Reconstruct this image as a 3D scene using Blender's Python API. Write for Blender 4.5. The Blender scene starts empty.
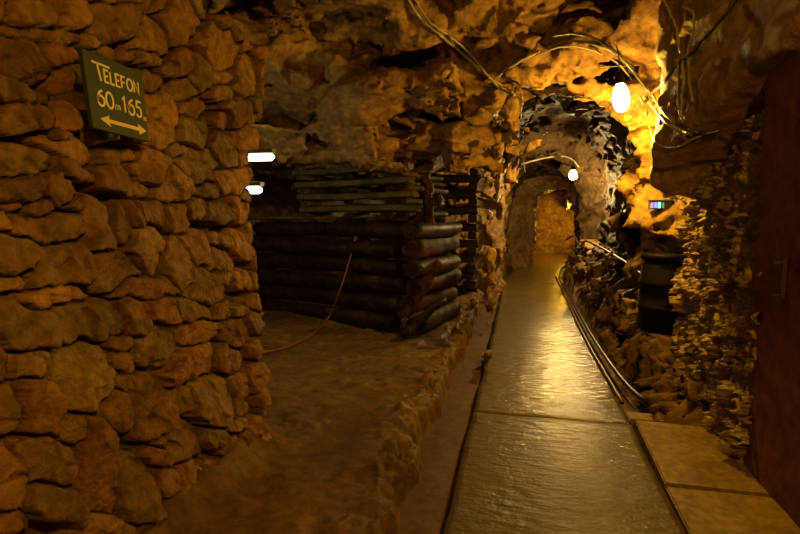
import bpy, bmesh, math, random
import numpy as np
from mathutils import Vector, Matrix
from mathutils.bvhtree import BVHTree

SC = bpy.context.scene
COL = SC.collection
rnd = random.Random(7)
PI = math.pi

# ------------------------------------------------------------------ camera
F_PX = 533.0
YAW, PITCH = math.radians(12.8), math.radians(6.1)
EYE = Vector((0, 0, 1.6))
FW = Vector((-math.sin(YAW) * math.cos(PITCH), math.cos(YAW) * math.cos(PITCH), -math.sin(PITCH)))
RT = Vector((math.cos(YAW), math.sin(YAW), 0))
UP = RT.cross(FW)


def ray(x, y):
    return FW + RT * ((x - 400) / F_PX) - UP * ((y - 267) / F_PX)


def at_d(x, y, d):
    return EYE + ray(x, y) * d


def at_x(x, y, X):
    r = ray(x, y)
    return EYE + r * ((X - EYE.x) / r.x)


def at_y(x, y, Y):
    r = ray(x, y)
    return EYE + r * ((Y - EYE.y) / r.y)


def at_z(x, y, z=0.0):
    r = ray(x, y)
    return EYE + r * ((z - EYE.z) / r.z)


cam_d = bpy.data.cameras.new('camera')
cam = bpy.data.objects.new('camera', cam_d)
COL.objects.link(cam)
cam_d.sensor_width = 36
cam_d.lens = 36 * F_PX / 800
cam_d.clip_start = 0.05
M = Matrix((RT, UP, -FW)).transposed().to_4x4()
M.translation = EYE
cam.matrix_world = M
SC.camera = cam


# ------------------------------------------------------------------ noise
def _hash(ix, iy, iz, seed):
    h = (ix.astype(np.int64) * 374761393 + iy.astype(np.int64) * 668265263 + iz.astype(np.int64) * 2147483647 + seed * 974634777) & 0xFFFFFFFF
    h = ((h ^ (h >> 13)) * 1274126177) & 0xFFFFFFFF
    h = ((h ^ (h >> 16)) * 2246822519) & 0xFFFFFFFF
    return (h ^ (h >> 15)) & 0xFFFFFFFF


def h01(ix, iy, iz, seed):
    return (_hash(ix, iy, iz, seed) / 4294967295.0).astype(np.float32)


def vnoise(x, y, z, s, seed=0):
    """smooth value noise in -1..1 with cell size s"""
    x, y, z = x / s, y / s, z / s
    ix, iy, iz = np.floor(x), np.floor(y), np.floor(z)
    fx, fy, fz = x - ix, y - iy, z - iz
    fx = fx * fx * fx * (fx * (fx * 6 - 15) + 10)
    fy = fy * fy * fy * (fy * (fy * 6 - 15) + 10)
    fz = fz * fz * fz * (fz * (fz * 6 - 15) + 10)
    r = 0
    for a in (0, 1):
        wa = fx if a else 1 - fx
        for b in (0, 1):
            wb = fy if b else 1 - fy
            for c in (0, 1):
                wc = fz if c else 1 - fz
                r = r + wa * wb * wc * h01(ix + a, iy + b, iz + c, seed)
    return r * 2 - 1


def fbm(x, y, z, s, n=3, seed=0):
    r, a = 0, 1.0
    for i in range(n):
        r = r + a * vnoise(x, y, z, s / 2.03 ** i, seed + i * 17)
        a *= 0.5
    return r / 1.75


def facets(x, y, z, s, seed=0, tilt=0.5):
    """fractured rock: each jittered cell carries its own offset and tilted plane"""
    x, y, z = x / s, y / s, z / s
    ix, iy, iz = np.floor(x), np.floor(y), np.floor(z)
    best = np.full(x.shape, 1e9, np.float32)
    out = np.zeros(x.shape, np.float32)
    for a in (-1, 0, 1):
        for b in (-1, 0, 1):
            for c in (-1, 0, 1):
                jx, jy, jz = ix + a, iy + b, iz + c
                dx = x - jx - h01(jx, jy, jz, seed + 1)
                dy = y - jy - h01(jx, jy, jz, seed + 2)
                dz = z - jz - h01(jx, jy, jz, seed + 3)
                d = dx * dx + dy * dy + dz * dz
                o = h01(jx, jy, jz, seed + 4) * 2 - 1
                gx = h01(jx, jy, jz, seed + 5) * 2 - 1
                gy = h01(jx, jy, jz, seed + 6) * 2 - 1
                gz = h01(jx, jy, jz, seed + 7) * 2 - 1
                v = o + tilt * 2 * (gx * dx + gy * dy + gz * dz)
                m = d < best
                best = np.where(m, d, best)
                out = np.where(m, v, out)
    return out


def sst(t, a=0.0, b=1.0):
    t = np.clip((t - a) / (b - a), 0, 1)
    return t * t * (3 - 2 * t)


# ------------------------------------------------------------------ materials
def nodes(m):
    m.use_nodes = True
    return m.node_tree.nodes, m.node_tree.links


def rocky(name, cols, scale=3.0, rough=(0.45, 0.8), bump=0.6, bdist=0.02, fine=60.0, tint=False, spec=0.4, metallic=0.0, coat=0.0):
    """procedural stone / earth / wood: a noise colour ramp and layered bump"""
    m = bpy.data.materials.new(name)
    N, L = nodes(m)
    bs = N['Principled BSDF']
    tc = N.new('ShaderNodeTexCoord')
    n1 = N.new('ShaderNodeTexNoise'); n1.inputs['Scale'].default_value = scale
    n1.inputs['Detail'].default_value = 8; n1.inputs['Roughness'].default_value = 0.65
    L.new(tc.outputs['Object'], n1.inputs['Vector'])
    rp = N.new('ShaderNodeValToRGB')
    el = rp.color_ramp.elements
    for i, c in enumerate(cols):
        p = 0.32 + 0.36 * i / max(1, len(cols) - 1)
        e = el[i] if i < 2 else el.new(p)
        e.position = p
    for e, c in zip(sorted(el, key=lambda q: q.position), cols):
        e.color = (*c, 1)
    L.new(n1.outputs['Fac'], rp.inputs['Fac'])
    colour = rp.outputs['Color']
    n4 = N.new('ShaderNodeTexNoise'); n4.inputs['Scale'].default_value = scale * 9
    n4.inputs['Detail'].default_value = 5
    L.new(tc.outputs['Object'], n4.inputs['Vector'])
    mr4 = N.new('ShaderNodeMapRange'); mr4.inputs['From Min'].default_value = 0.3; mr4.inputs['From Max'].default_value = 0.7
    mr4.inputs['To Min'].default_value = 0.6; mr4.inputs['To Max'].default_value = 1.35
    L.new(n4.outputs['Fac'], mr4.inputs['Value'])
    vm = N.new('ShaderNodeVectorMath'); vm.operation = 'SCALE'
    L.new(colour, vm.inputs[0]); L.new(mr4.outputs['Result'], vm.inputs['Scale'])
    colour = vm.outputs['Vector']
    if tint:
        at = N.new('ShaderNodeAttribute'); at.attribute_name = 'tint'
        mx = N.new('ShaderNodeVectorMath'); mx.operation = 'MULTIPLY'
        L.new(colour, mx.inputs[0]); L.new(at.outputs['Color'], mx.inputs[1])
        colour = mx.outputs['Vector']
    L.new(colour, bs.inputs['Base Color'])
    n2 = N.new('ShaderNodeTexNoise'); n2.inputs['Scale'].default_value = fine
    n2.inputs['Detail'].default_value = 6; n2.inputs['Roughness'].default_value = 0.7
    L.new(tc.outputs['Object'], n2.inputs['Vector'])
    n3 = N.new('ShaderNodeTexNoise'); n3.inputs['Scale'].default_value = fine / 5
    n3.inputs['Detail'].default_value = 4
    L.new(tc.outputs['Object'], n3.inputs['Vector'])
    ad = N.new('ShaderNodeMath'); ad.operation = 'MULTIPLY_ADD'; ad.inputs[1].default_value = 2.5
    L.new(n3.outputs['Fac'], ad.inputs[0]); L.new(n2.outputs['Fac'], ad.inputs[2])
    bp = N.new('ShaderNodeBump'); bp.inputs['Strength'].default_value = bump; bp.inputs['Distance'].default_value = bdist
    L.new(ad.outputs[0], bp.inputs['Height'])
    L.new(bp.outputs['Normal'], bs.inputs['Normal'])
    mr = N.new('ShaderNodeMapRange'); mr.inputs['From Min'].default_value = 0.35; mr.inputs['From Max'].default_value = 0.65
    mr.inputs['To Min'].default_value = rough[0]; mr.inputs['To Max'].default_value = rough[1]
    L.new(n3.outputs['Fac'], mr.inputs['Value']); L.new(mr.outputs['Result'], bs.inputs['Roughness'])
    bs.inputs['Specular IOR Level'].default_value = spec
    bs.inputs['Metallic'].default_value = metallic
    return m


def plain(name, col, rough=0.5, metallic=0.0, emit=0.0, ecol=None, spec=.5):
    m = bpy.data.materials.new(name)
    N, L = nodes(m)
    bs = N['Principled BSDF']
    bs.inputs['Base Color'].default_value = (*col, 1)
    bs.inputs['Roughness'].default_value = rough
    bs.inputs['Metallic'].default_value = metallic
    bs.inputs['Specular IOR Level'].default_value = spec
    if emit:
        bs.inputs['Emission Color'].default_value = (*(ecol or col), 1)
        bs.inputs['Emission Strength'].default_value = emit
    nz = N.new('ShaderNodeTexNoise'); nz.inputs['Scale'].default_value = 80
    bp = N.new('ShaderNodeBump'); bp.inputs['Strength'].default_value = 0.15; bp.inputs['Distance'].default_value = 0.003
    L.new(nz.outputs['Fac'], bp.inputs['Height']); L.new(bp.outputs['Normal'], bs.inputs['Normal'])
    return m


M_WALL = rocky('dry_stone', [(.13, .06, .016), (.25, .125, .026), (.35, .20, .05)], 2.2, (.42, .8), 1.0, .022, 60, tint=True, spec=.35)
M_ROCK = rocky('mine_rock', [(.10, .045, .018), (.22, .115, .035), (.36, .22, .07)], 1.6, (.4, .8), .9, .03, 26, spec=.4)
M_ROCK_D = rocky('shade_toned_rock', [(.018, .009, .003), (.038, .020, .006), (.065, .036, .011)], 1.6, (.5, .8), .9, .03, 26, spec=.2)  # same rock, with the tunnel's shade painted into its colour
M_RWALL = rocky('rubble_stone', [(.16, .085, .03), (.30, .19, .07), (.45, .32, .14)], 5, (.35, .7), .9, .015, 50, tint=True, spec=.5)
M_PLASTER = rocky('damp_plaster', [(.10, .030, .009), (.13, .040, .012), (.16, .052, .016)], 1.2, (.6, .85), .5, .01, 30, spec=.25)
M_DIRT = rocky('trodden_earth', [(.075, .036, .008), (.12, .060, .012), (.17, .09, .02)], 1.5, (.5, .9), .8, .02, 22, spec=.3)
M_MUD = rocky('red_mud', [(.06, .025, .008), (.08, .034, .010), (.10, .044, .014)], 2, (.5, .7), .4, .01, 14, spec=.4)
M_TIMBER = rocky('dark_timber', [(.008, .004, .002), (.022, .010, .004), (.05, .026, .010)], 4, (.35, .7), .9, .012, 40, spec=.2)
M_TIMBER_G = rocky('olive_timber', [(.035, .026, .007), (.080, .060, .014), (.13, .10, .025)], 4, (.5, .8), .8, .01, 40)  # olive-brown, lighter than the dark timber
M_TIMBER_R = rocky('red_rotten_timber', [(.008, .003, .002), (.028, .008, .004), (.08, .020, .009)], 6, (.5, .75), 1.0, .02, 30, spec=.12)
M_CABLE = plain('grey_cable', (.22, .19, .15), .35)
M_CABLE_D = plain('black_cable', (.035, .028, .02), .3)
M_CABLE_R = plain('brown_cable', (.22, .075, .03), .5)
M_PIPE = plain('wet_black_pipe', (.02, .014, .009), .36)
M_STEEL = plain('rusty_steel', (.10, .05, .025), .4, .7)
M_BOARD = plain('dark_green_paint', (.020, .032, .010), .7)
M_PAINT = plain('cream_paint', (.75, .66, .42), .6)
M_PAINT2 = plain('yellow_paint', (.75, .56, .22), .6)
M_BARREL = plain('black_plastic', (.005, .003, .002), .6, spec=.12)
M_GREYBOX = plain('grey_paint', (.10, .11, .09), .4)
M_BULB = plain('lit_bulb', (1, .9, .6), .3, 0, 45, (1, .74, .32))
M_BULB2 = plain('lit_bulb_far', (1, .9, .6), .3, 0, 45, (1, .74, .32))
M_TUBE = plain('lit_tube', (1, 1, .9), .3, 0, 9, (.93, 1, .72))


M_SLAB = rocky('dry_concrete', [(.13, .075, .014), (.19, .115, .022), (.25, .155, .035)], 2.5, (.5, .75), .3, .006, 60, spec=.3)


def wet_concrete():
    m = bpy.data.materials.new('wet_concrete')
    N, L = nodes(m)
    bs = N['Principled BSDF']
    tc = N.new('ShaderNodeTexCoord')
    n1 = N.new('ShaderNodeTexNoise'); n1.inputs['Scale'].default_value = 3.0; n1.inputs['Detail'].default_value = 9
    n1.inputs['Roughness'].default_value = .7
    L.new(tc.outputs['Object'], n1.inputs['Vector'])
    rp = N.new('ShaderNodeValToRGB')
    rp.color_ramp.elements[0].position = .3; rp.color_ramp.elements[0].color = (.050, .028, .005, 1)
    rp.color_ramp.elements[1].position = .7; rp.color_ramp.elements[1].color = (.12, .070, .013, 1)
    L.new(n1.outputs['Fac'], rp.inputs['Fac']); L.new(rp.outputs['Color'], bs.inputs['Base Color'])
    mp = N.new('ShaderNodeMapping'); mp.inputs['Scale'].default_value = (4.0, 11.0, 5)
    L.new(tc.outputs['Object'], mp.inputs['Vector'])
    n2 = N.new('ShaderNodeTexNoise'); n2.inputs['Scale'].default_value = 1.6; n2.inputs['Detail'].default_value = 5
    L.new(mp.outputs['Vector'], n2.inputs['Vector'])
    n3 = N.new('ShaderNodeTexNoise'); n3.inputs['Scale'].default_value = 45; n3.inputs['Detail'].default_value = 6
    L.new(tc.outputs['Object'], n3.inputs['Vector'])
    ad = N.new('ShaderNodeMath'); ad.operation = 'MULTIPLY_ADD'; ad.inputs[1].default_value = 4.5
    L.new(n2.outputs['Fac'], ad.inputs[0]); L.new(n3.outputs['Fac'], ad.inputs[2])
    bp = N.new('ShaderNodeBump'); bp.inputs['Strength'].default_value = .6; bp.inputs['Distance'].default_value = .007
    L.new(ad.outputs[0], bp.inputs['Height']); L.new(bp.outputs['Normal'], bs.inputs['Normal'])
    mr = N.new('ShaderNodeMapRange'); mr.inputs['From Min'].default_value = .35; mr.inputs['From Max'].default_value = .62
    mr.inputs['To Min'].default_value = .45; mr.inputs['To Max'].default_value = .7
    L.new(n1.outputs['Fac'], mr.inputs['Value']); L.new(mr.outputs['Result'], bs.inputs['Roughness'])
    bs.inputs['Specular IOR Level'].default_value = .3
    # the stretch under the dripping roof stays wet, the near end has dried
    sp = N.new('ShaderNodeSeparateXYZ'); L.new(tc.outputs['Object'], sp.inputs[0])
    wa = N.new('ShaderNodeMath'); wa.operation = 'MULTIPLY_ADD'; wa.inputs[1].default_value = 2.5
    L.new(n1.outputs['Fac'], wa.inputs[0]); L.new(sp.outputs['Y'], wa.inputs[2])
    wm = N.new('ShaderNodeMapRange'); wm.inputs['From Min'].default_value = 4.3; wm.inputs['From Max'].default_value = 6.2
    wm.inputs['To Min'].default_value = .12; wm.inputs['To Max'].default_value = 1
    L.new(wa.outputs[0], wm.inputs['Value']); L.new(wm.outputs['Result'], bs.inputs['Coat Weight'])
    bs.inputs['Coat Roughness'].default_value = .17
    L.new(bp.outputs['Normal'], bs.inputs['Coat Normal'])
    return m


M_PATH = wet_concrete()


# ------------------------------------------------------------------ object helpers
def link_mesh(name, verts, faces, mat, parent=None, smooth=True, tint=None):
    me = bpy.data.meshes.new(name)
    me.from_pydata([tuple(v) for v in verts], [], [tuple(f) for f in faces])
    me.materials.append(mat)
    if smooth:
        me.polygons.foreach_set('use_smooth', [True] * len(me.polygons))
    if tint is not None:
        a = me.color_attributes.new('tint', 'FLOAT_COLOR', 'POINT')
        a.data.foreach_set('color', np.concatenate([tint, np.ones((len(tint), 1))], 1).astype(np.float32).ravel())
    me.update()
    o = bpy.data.objects.new(name, me)
    COL.objects.link(o)
    if parent:
        o.parent = parent
    return o


def fast_mesh(name, V, Q, mat, tint=None):
    me = bpy.data.meshes.new(name)
    me.vertices.add(len(V)); me.vertices.foreach_set('co', V.astype(np.float32).ravel())
    me.loops.add(Q.size); me.loops.foreach_set('vertex_index', Q.astype(np.int32).ravel())
    me.polygons.add(len(Q)); me.polygons.foreach_set('loop_start', np.arange(0, Q.size, 4, dtype=np.int32))
    me.update(calc_edges=True)
    me.polygons.foreach_set('use_smooth', np.ones(len(Q), bool))
    me.materials.append(mat)
    if tint is not None:
        a = me.color_attributes.new('tint', 'FLOAT_COLOR', 'POINT')
        a.data.foreach_set('color', np.concatenate([tint, np.ones((len(tint), 1))], 1).astype(np.float32).ravel())
    me.validate()
    o = bpy.data.objects.new(name, me)
    COL.objects.link(o)
    return o


def grid_mesh(name, P, mat, tint=None):
    """P: (n, m, 3) array of points"""
    n, m = P.shape[:2]
    idx = np.arange(n * m).reshape(n, m)
    Q = np.stack([idx[:-1, :-1], idx[1:, :-1], idx[1:, 1:], idx[:-1, 1:]], -1).reshape(-1, 4)
    return fast_mesh(name, P.reshape(-1, 3), Q, mat, None if tint is None else tint.reshape(-1, 3))


def struct(o, label=None):
    o['kind'] = 'structure'
    if label:
        o['label'] = label
    return o


def tag(o, label, cat, group=None):
    o['label'] = label; o['category'] = cat
    if group:
        o['group'] = group
    return o


def empty(name, loc, rz=0.0):
    o = bpy.data.objects.new(name, None)
    COL.objects.link(o)
    o.location = loc; o.rotation_euler = (0, 0, rz)
    o.empty_display_size = 0.1
    return o


def tube(name, pts, r, mat, parent=None, seg=8, sub=6, wob=0.0, taper=None):
    """round tube along a Catmull-Rom path"""
    pts = [Vector(p) for p in pts]
    Q = []
    n = len(pts)
    for i in range(n - 1):
        p0, p1, p2, p3 = pts[max(i - 1, 0)], pts[i], pts[i + 1], pts[min(i + 2, n - 1)]
        for k in range(sub):
            t = k / sub
            q = 0.5 * ((2 * p1) + (p2 - p0) * t + (2 * p0 - 5 * p1 + 4 * p2 - p3) * t * t + (3 * p1 - p0 - 3 * p2 + p3) * t ** 3)
            Q.append(q)
    Q.append(pts[-1])
    if wob:
        Q = [q + Vector((rnd.uniform(-wob, wob), rnd.uniform(-wob, wob), rnd.uniform(-wob, wob))) for q in Q]
    V, Fc = [], []
    nrm = None
    for i, q in enumerate(Q):
        t = (Q[min(i + 1, len(Q) - 1)] - Q[max(i - 1, 0)]).normalized()
        if nrm is None:
            nrm = t.orthogonal().normalized()
        nrm = (nrm - t * nrm.dot(t)).normalized()
        b = t.cross(nrm)
        rr = r if taper is None else r * (1 + (taper - 1) * i / (len(Q) - 1))
        for k in range(seg):
            a = 2 * PI * k / seg
            V.append(q + (nrm * math.cos(a) + b * math.sin(a)) * rr)
    for i in range(len(Q) - 1):
        for k in range(seg):
            k2 = (k + 1) % seg
            Fc.append((i * seg + k, i * seg + k2, (i + 1) * seg + k2, (i + 1) * seg + k))
    Fc.append(tuple(range(seg))[::-1]); Fc.append(tuple((len(Q) - 1) * seg + k for k in range(seg)))
    if parent:
        inv = Matrix.Rotation(-parent.rotation_euler.z, 4, 'Z') @ Matrix.Translation(-parent.location)
        V = [inv @ v for v in V]
    return link_mesh(name, V, Fc, mat, parent)


def lathe(name, prof, mat, parent=None, seg=24, M=None):
    V, Fc = [], []
    for (r, z) in prof:
        for k in range(seg):
            a = 2 * PI * k / seg
            V.append(Vector((r * math.cos(a), r * math.sin(a), z)))
    for i in range(len(prof) - 1):
        for k in range(seg):
            k2 = (k + 1) % seg
            Fc.append((i * seg + k, i * seg + k2, (i + 1) * seg + k2, (i + 1) * seg + k))
    Fc.append(tuple(range(seg))[::-1]); Fc.append(tuple((len(prof) - 1) * seg + k for k in range(seg)))
    if M is not None:
        V = [M @ v for v in V]
    return link_mesh(name, V, Fc, mat, parent)


def box(name, lo, hi, mat, parent=None, bev=0.006, M=None):
    bm = bmesh.new()
    bmesh.ops.create_cube(bm, size=1)
    for v in bm.verts:
        v.co = Vector([(lo[i] + hi[i]) / 2 + v.co[i] * (hi[i] - lo[i]) for i in range(3)])
    if bev:
        bmesh.ops.bevel(bm, geom=bm.edges[:], offset=bev, segments=2, affect='EDGES', profile=.5)
    if M is not None:
        bmesh.ops.transform(bm, matrix=M, verts=bm.verts)
    me = bpy.data.meshes.new(name); bm.to_mesh(me); bm.free()
    me.materials.append(mat)
    o = bpy.data.objects.new(name, me); COL.objects.link(o)
    if parent:
        o.parent = parent
    return o


# ------------------------------------------------------------------ the rock: one field, polygonised by surface nets
def axis(parts):
    out = []
    for a, b, s in parts:
        n = max(1, int(round((b - a) / s)))
        out += list(np.linspace(a, b, n, endpoint=False))
    out.append(parts[-1][1])
    return np.array(out, np.float32)


AX = axis([(-6.6, -4.6, .1), (-4.6, -2.4, .045), (-2.4, 1.9, .033), (1.9, 3.0, .07)])
AY = axis([(-2.6, 3.4, .09), (3.4, 7.6, .033), (7.6, 12.4, .05), (12.4, 23.5, .085)])
AZ = axis([(-.5, 1.8, .06), (1.8, 4.1, .033)])


def sdbox(x, y, z, lo, hi, r):
    cx, cy, cz = [(lo[i] + hi[i]) / 2 for i in range(3)]
    hx, hy, hz = [(hi[i] - lo[i]) / 2 - r for i in range(3)]
    qx, qy, qz = np.abs(x - cx) - hx, np.abs(y - cy) - hy, np.abs(z - cz) - hz
    o = np.sqrt(np.maximum(qx, 0) ** 2 + np.maximum(qy, 0) ** 2 + np.maximum(qz, 0) ** 2)
    return o + np.minimum(np.maximum(qx, np.maximum(qy, qz)), 0) - r


def smin(a, b, k):
    h = np.clip(.5 + .5 * (b - a) / k, 0, 1)
    return b + (a - b) * h - k * h * (1 - h)


def smax(a, b, k):
    return -smin(-a, -b, k)


def ell(x, y, z, c, r):
    q = np.sqrt(((x - c[0]) / r[0]) ** 2 + ((y - c[1]) / r[1]) ** 2 + ((z - c[2]) / r[2]) ** 2)
    return (q - 1) * min(r)


def tunnel_params(y):
    ys = [4.9, 5.7, 6.3, 7.0, 10.9, 11.3, 11.6, 12.2, 15.2, 15.6, 17.0, 17.4, 23]
    xc = [.36, .36, .45, .48, .48, .40, .36, .40, .60, .98, 1.0, 1.25, 1.25]
    w = [.76, .76, .95, 1.05, 1.05, .86, .78, .92, .90, .62, .62, 1.0, 1.0]
    t = [2.70, 2.70, 3.0, 3.18, 3.15, 2.75, 2.64, 2.80, 2.55, 2.15, 2.2, 2.5, 2.5]
    return np.interp(y, ys, xc), np.interp(y, ys, w), np.interp(y, ys, t)


def base_field(x, y, z):
    a = sdbox(x, y, z, (-2.5, -2.3, -1.0), (1.52, 5.6, 3.55), .55)                 # near gallery
    # side chamber, its roof falling away from the gallery
    roof = np.interp(y, [3.8, 4.7, 5.4, 6.1, 6.6, 12], [3.5, 3.5, 3.05, 2.62, 2.28, 2.45])
    c = np.maximum(sdbox(x, y, z, (-6.2, 3.75, -1.0), (-.25, 11.3, 3.9), .3), (z - roof) * .8)
    xc, w, t = tunnel_params(y)
    z0 = 1.3
    q = (np.abs((x - xc) / w) ** 2.6 + (np.maximum(z - z0, 0) / (t - z0)) ** 2.6) ** (1 / 2.6)
    tn = np.maximum((q - 1) * np.minimum(w, t - z0), np.maximum(5.1 - y, y - 20.6))
    f = np.minimum(smin(a, c, .12), tn)
    # shoulder of rock along the upper right, above the rubble wall
    sx = np.interp(y, [-2, 3.2, 3.6, 4.1, 4.5, 4.7, 4.82], [1.42, 1.34, 1.27, 1.12, .99, 1.02, 1.5])
    sz = np.interp(y, [2.5, 3.2, 3.6, 4.2, 4.75], [2.7, 2.5, 2.4, 2.08, 1.72])
    f = smax(f, -smax(sx - x, (sz - z) * .9, .06), .06)
    # hollows and ledges worn into the overhanging rock
    for (px, py, d, r) in ((320, 135, 6.35, (.62, .62, .19)), (405, 120, 6.1, (.40, .55, .13)), (300, 4, 4.9, (1.0, .5, .25)),
                           (440, 48, 5.3, (.55, .5, .11)), (385, 22, 4.9, (.45, .4, .10)), (470, 150, 6.3, (.2, .3, .12)), (318, 72, 5.6, (.15, .25, .14)),
                           (612, 55, 5.5, (.50, .36, .32)), (600, 24, 5.2, (.28, .35, .24))):
        p = at_d(px, py, d)
        f = smin(f, ell(x, y, z, p, r), .05)
    # noses of rock left standing: pillar beside the lamp, lip of the overhang
    for (px, py, d, r) in ((657, 185, 5.75, (.25, .35, 1.3)), (455, 146, 6.35, (.55, .35, .20)), (375, 150, 6.5, (.4, .35, .25)),
                           (512, 120, 6.1, (.16, .35, .30))):
        p = at_d(px, py, d)
        f = smax(f, -ell(x, y, z, p, r), .08)
    return f


X, Y, Z = np.meshgrid(AX, AY, AZ, indexing='ij')
Fd = base_field(X, Y, Z).astype(np.float32)
band = np.abs(Fd) < .5
bx, by, bz = X[band], Y[band], Z[band]
wx = bx + .12 * vnoise(bx, by, bz, .6, 91)
wy = by + .12 * vnoise(bx, by, bz, .6, 92)
wz = bz + .07 * vnoise(bx, by, bz, .5, 93)
amp = np.interp(by, [3, 6, 10, 15, 20], [1, 1, .8, .55, .45]).astype(np.float32)
nz = .13 * facets(wx, wy * .8, wz * 1.7, .80, 5, .7) + .045 * facets(wx, wy, wz * 1.9, .30, 25, .8) \
    + .018 * facets(bx, by, bz * 1.6, .12, 45, .8) + .025 * fbm(bx, by, bz, .5, 3, 61)
amp = amp * (1 - .72 * sst(bx, .7, 1.0) * (1 - sst(by, 4.9, 5.3)))
Fd[band] += nz * amp
Fd[0], Fd[-1] = 1, 1
Fd[:, 0], Fd[:, -1] = 1, 1
Fd[:, :, 0], Fd[:, :, -1] = 1, 1
del X, Y, Z


def surface_nets(Vv):
    ins = Vv < 0
    nx, ny, nz_ = Vv.shape
    cnt = np.zeros((nx - 1, ny - 1, nz_ - 1), np.uint8)
    for a in (0, 1):
        for b in (0, 1):
            for c in (0, 1):
                cnt += ins[a:nx - 1 + a, b:ny - 1 + b, c:nz_ - 1 + c]
    act = (cnt > 0) & (cnt < 8)
    idx = -np.ones(act.shape, np.int64)
    I, J, K = np.nonzero(act)
    idx[I, J, K] = np.arange(len(I))
    acc = np.zeros((len(I), 3)); n = np.zeros(len(I))
    corners = [(a, b, c) for a in (0, 1) for b in (0, 1) for c in (0, 1)]
    for p in corners:
        for ax_ in range(3):
            if p[ax_] == 0:
                q = list(p); q[ax_] = 1
                v0 = Vv[I + p[0], J + p[1], K + p[2]]; v1 = Vv[I + q[0], J + q[1], K + q[2]]
                m = (v0 < 0) != (v1 < 0)
                t = np.where(m, v0 / np.where(m, v0 - v1, 1), 0)
                e = np.array(p, float)[None, :].repeat(len(I), 0)
                e[:, ax_] += t
                acc += e * m[:, None]; n += m
    P = acc / n[:, None] + np.stack([I, J, K], 1)
    co = np.stack([np.interp(P[:, 0], np.arange(nx), AX), np.interp(P[:, 1], np.arange(ny), AY), np.interp(P[:, 2], np.arange(nz_), AZ)], 1)
    Q = []
    for ax_ in range(3):
        s0 = [slice(None)] * 3; s1 = [slice(None)] * 3
        s0[ax_] = slice(0, -1); s1[ax_] = slice(1, None)
        A, B = ins[tuple(s0)], ins[tuple(s1)]
        e = A != B
        ii = list(np.nonzero(e))
        o = [k for k in range(3) if k != ax_]
        ok = (ii[o[0]] > 0) & (ii[o[1]] > 0) & (ii[o[0]] < Vv.shape[o[0]] - 1) & (ii[o[1]] < Vv.shape[o[1]] - 1)
        ii = [k[ok] for k in ii]
        flip = A[tuple(ii)]

        def g(d0, d1):
            k = list(ii); k[o[0]] = k[o[0]] + d0; k[o[1]] = k[o[1]] + d1
            return idx[tuple(k)]
        q = np.stack([g(-1, -1), g(0, -1), g(0, 0), g(-1, 0)], 1)
        if ax_ == 1:
            flip = ~flip
        q[flip] = q[flip][:, ::-1]
        Q.append(q)
    return co, np.concatenate(Q)


RV, RQ = surface_nets(Fd)
del Fd, band
# a last fine roughening of the vertices
RV = RV + .008 * np.stack([vnoise(*RV.T, .07, 1), vnoise(*RV.T, .07, 2), vnoise(*RV.T, .07, 3)], 1)
cen = RV[RQ].mean(1)
keep = cen[:, 2] > -.33
RQ, cen = RQ[keep], cen[keep]
wobl = .12 * vnoise(cen[:, 0], cen[:, 1], cen[:, 2], .5, 8)
over = (cen[:, 0] < -.28 + wobl) & (cen[:, 1] > 4.75 + wobl) & (cen[:, 1] < 7.1) & (cen[:, 2] > 1.95 + wobl)
up_ = cen[:, 2] > 2.0 + wobl
right = (cen[:, 0] > .5) & ~up_ & ~over
left = (cen[:, 0] <= .5) & ~up_ & ~over
back = cen[:, 1] < -1.9
far = (cen[:, 1] > 11.3)
parts = [('wall_back', back & ~over), ('rock_overhang', over), ('wall_right', right & ~back & ~far),
         ('wall_chamber', left & ~back & ~far), ('wall_tunnel_far', far & ~up_), ('ceiling', up_ & ~over & ~back)]
for nm, m in parts:
    q = RQ[m]
    u, inv = np.unique(q.ravel(), return_inverse=True)
    if len(u) == 0:
        continue
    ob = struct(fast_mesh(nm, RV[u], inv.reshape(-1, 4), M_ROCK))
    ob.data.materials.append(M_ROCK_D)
    dk = (cen[m][:, 1] > 6.3 + .5 * vnoise(cen[m][:, 0], cen[m][:, 1], cen[m][:, 2], .4, 19)) & (cen[m][:, 0] > -.25) & (cen[m][:, 1] < 15.2)  # faces beyond the first arch that take the painted shade
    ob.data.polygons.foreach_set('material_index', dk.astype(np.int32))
BVH = BVHTree.FromPolygons([tuple(v) for v in RV], [tuple(q) for q in RQ])


def on_rock(px, py, off=.05, dmin=3.0, fall=5.5):
    """the point of the rock surface seen there, eased off the stone by `off`"""
    r = ray(px, py); L_ = r.length
    h = BVH.ray_cast(EYE + r * dmin, r.normalized(), 30)
    if h[0] is None:
        return at_d(px, py, fall)
    return h[0] - r.normalized() * off


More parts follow.
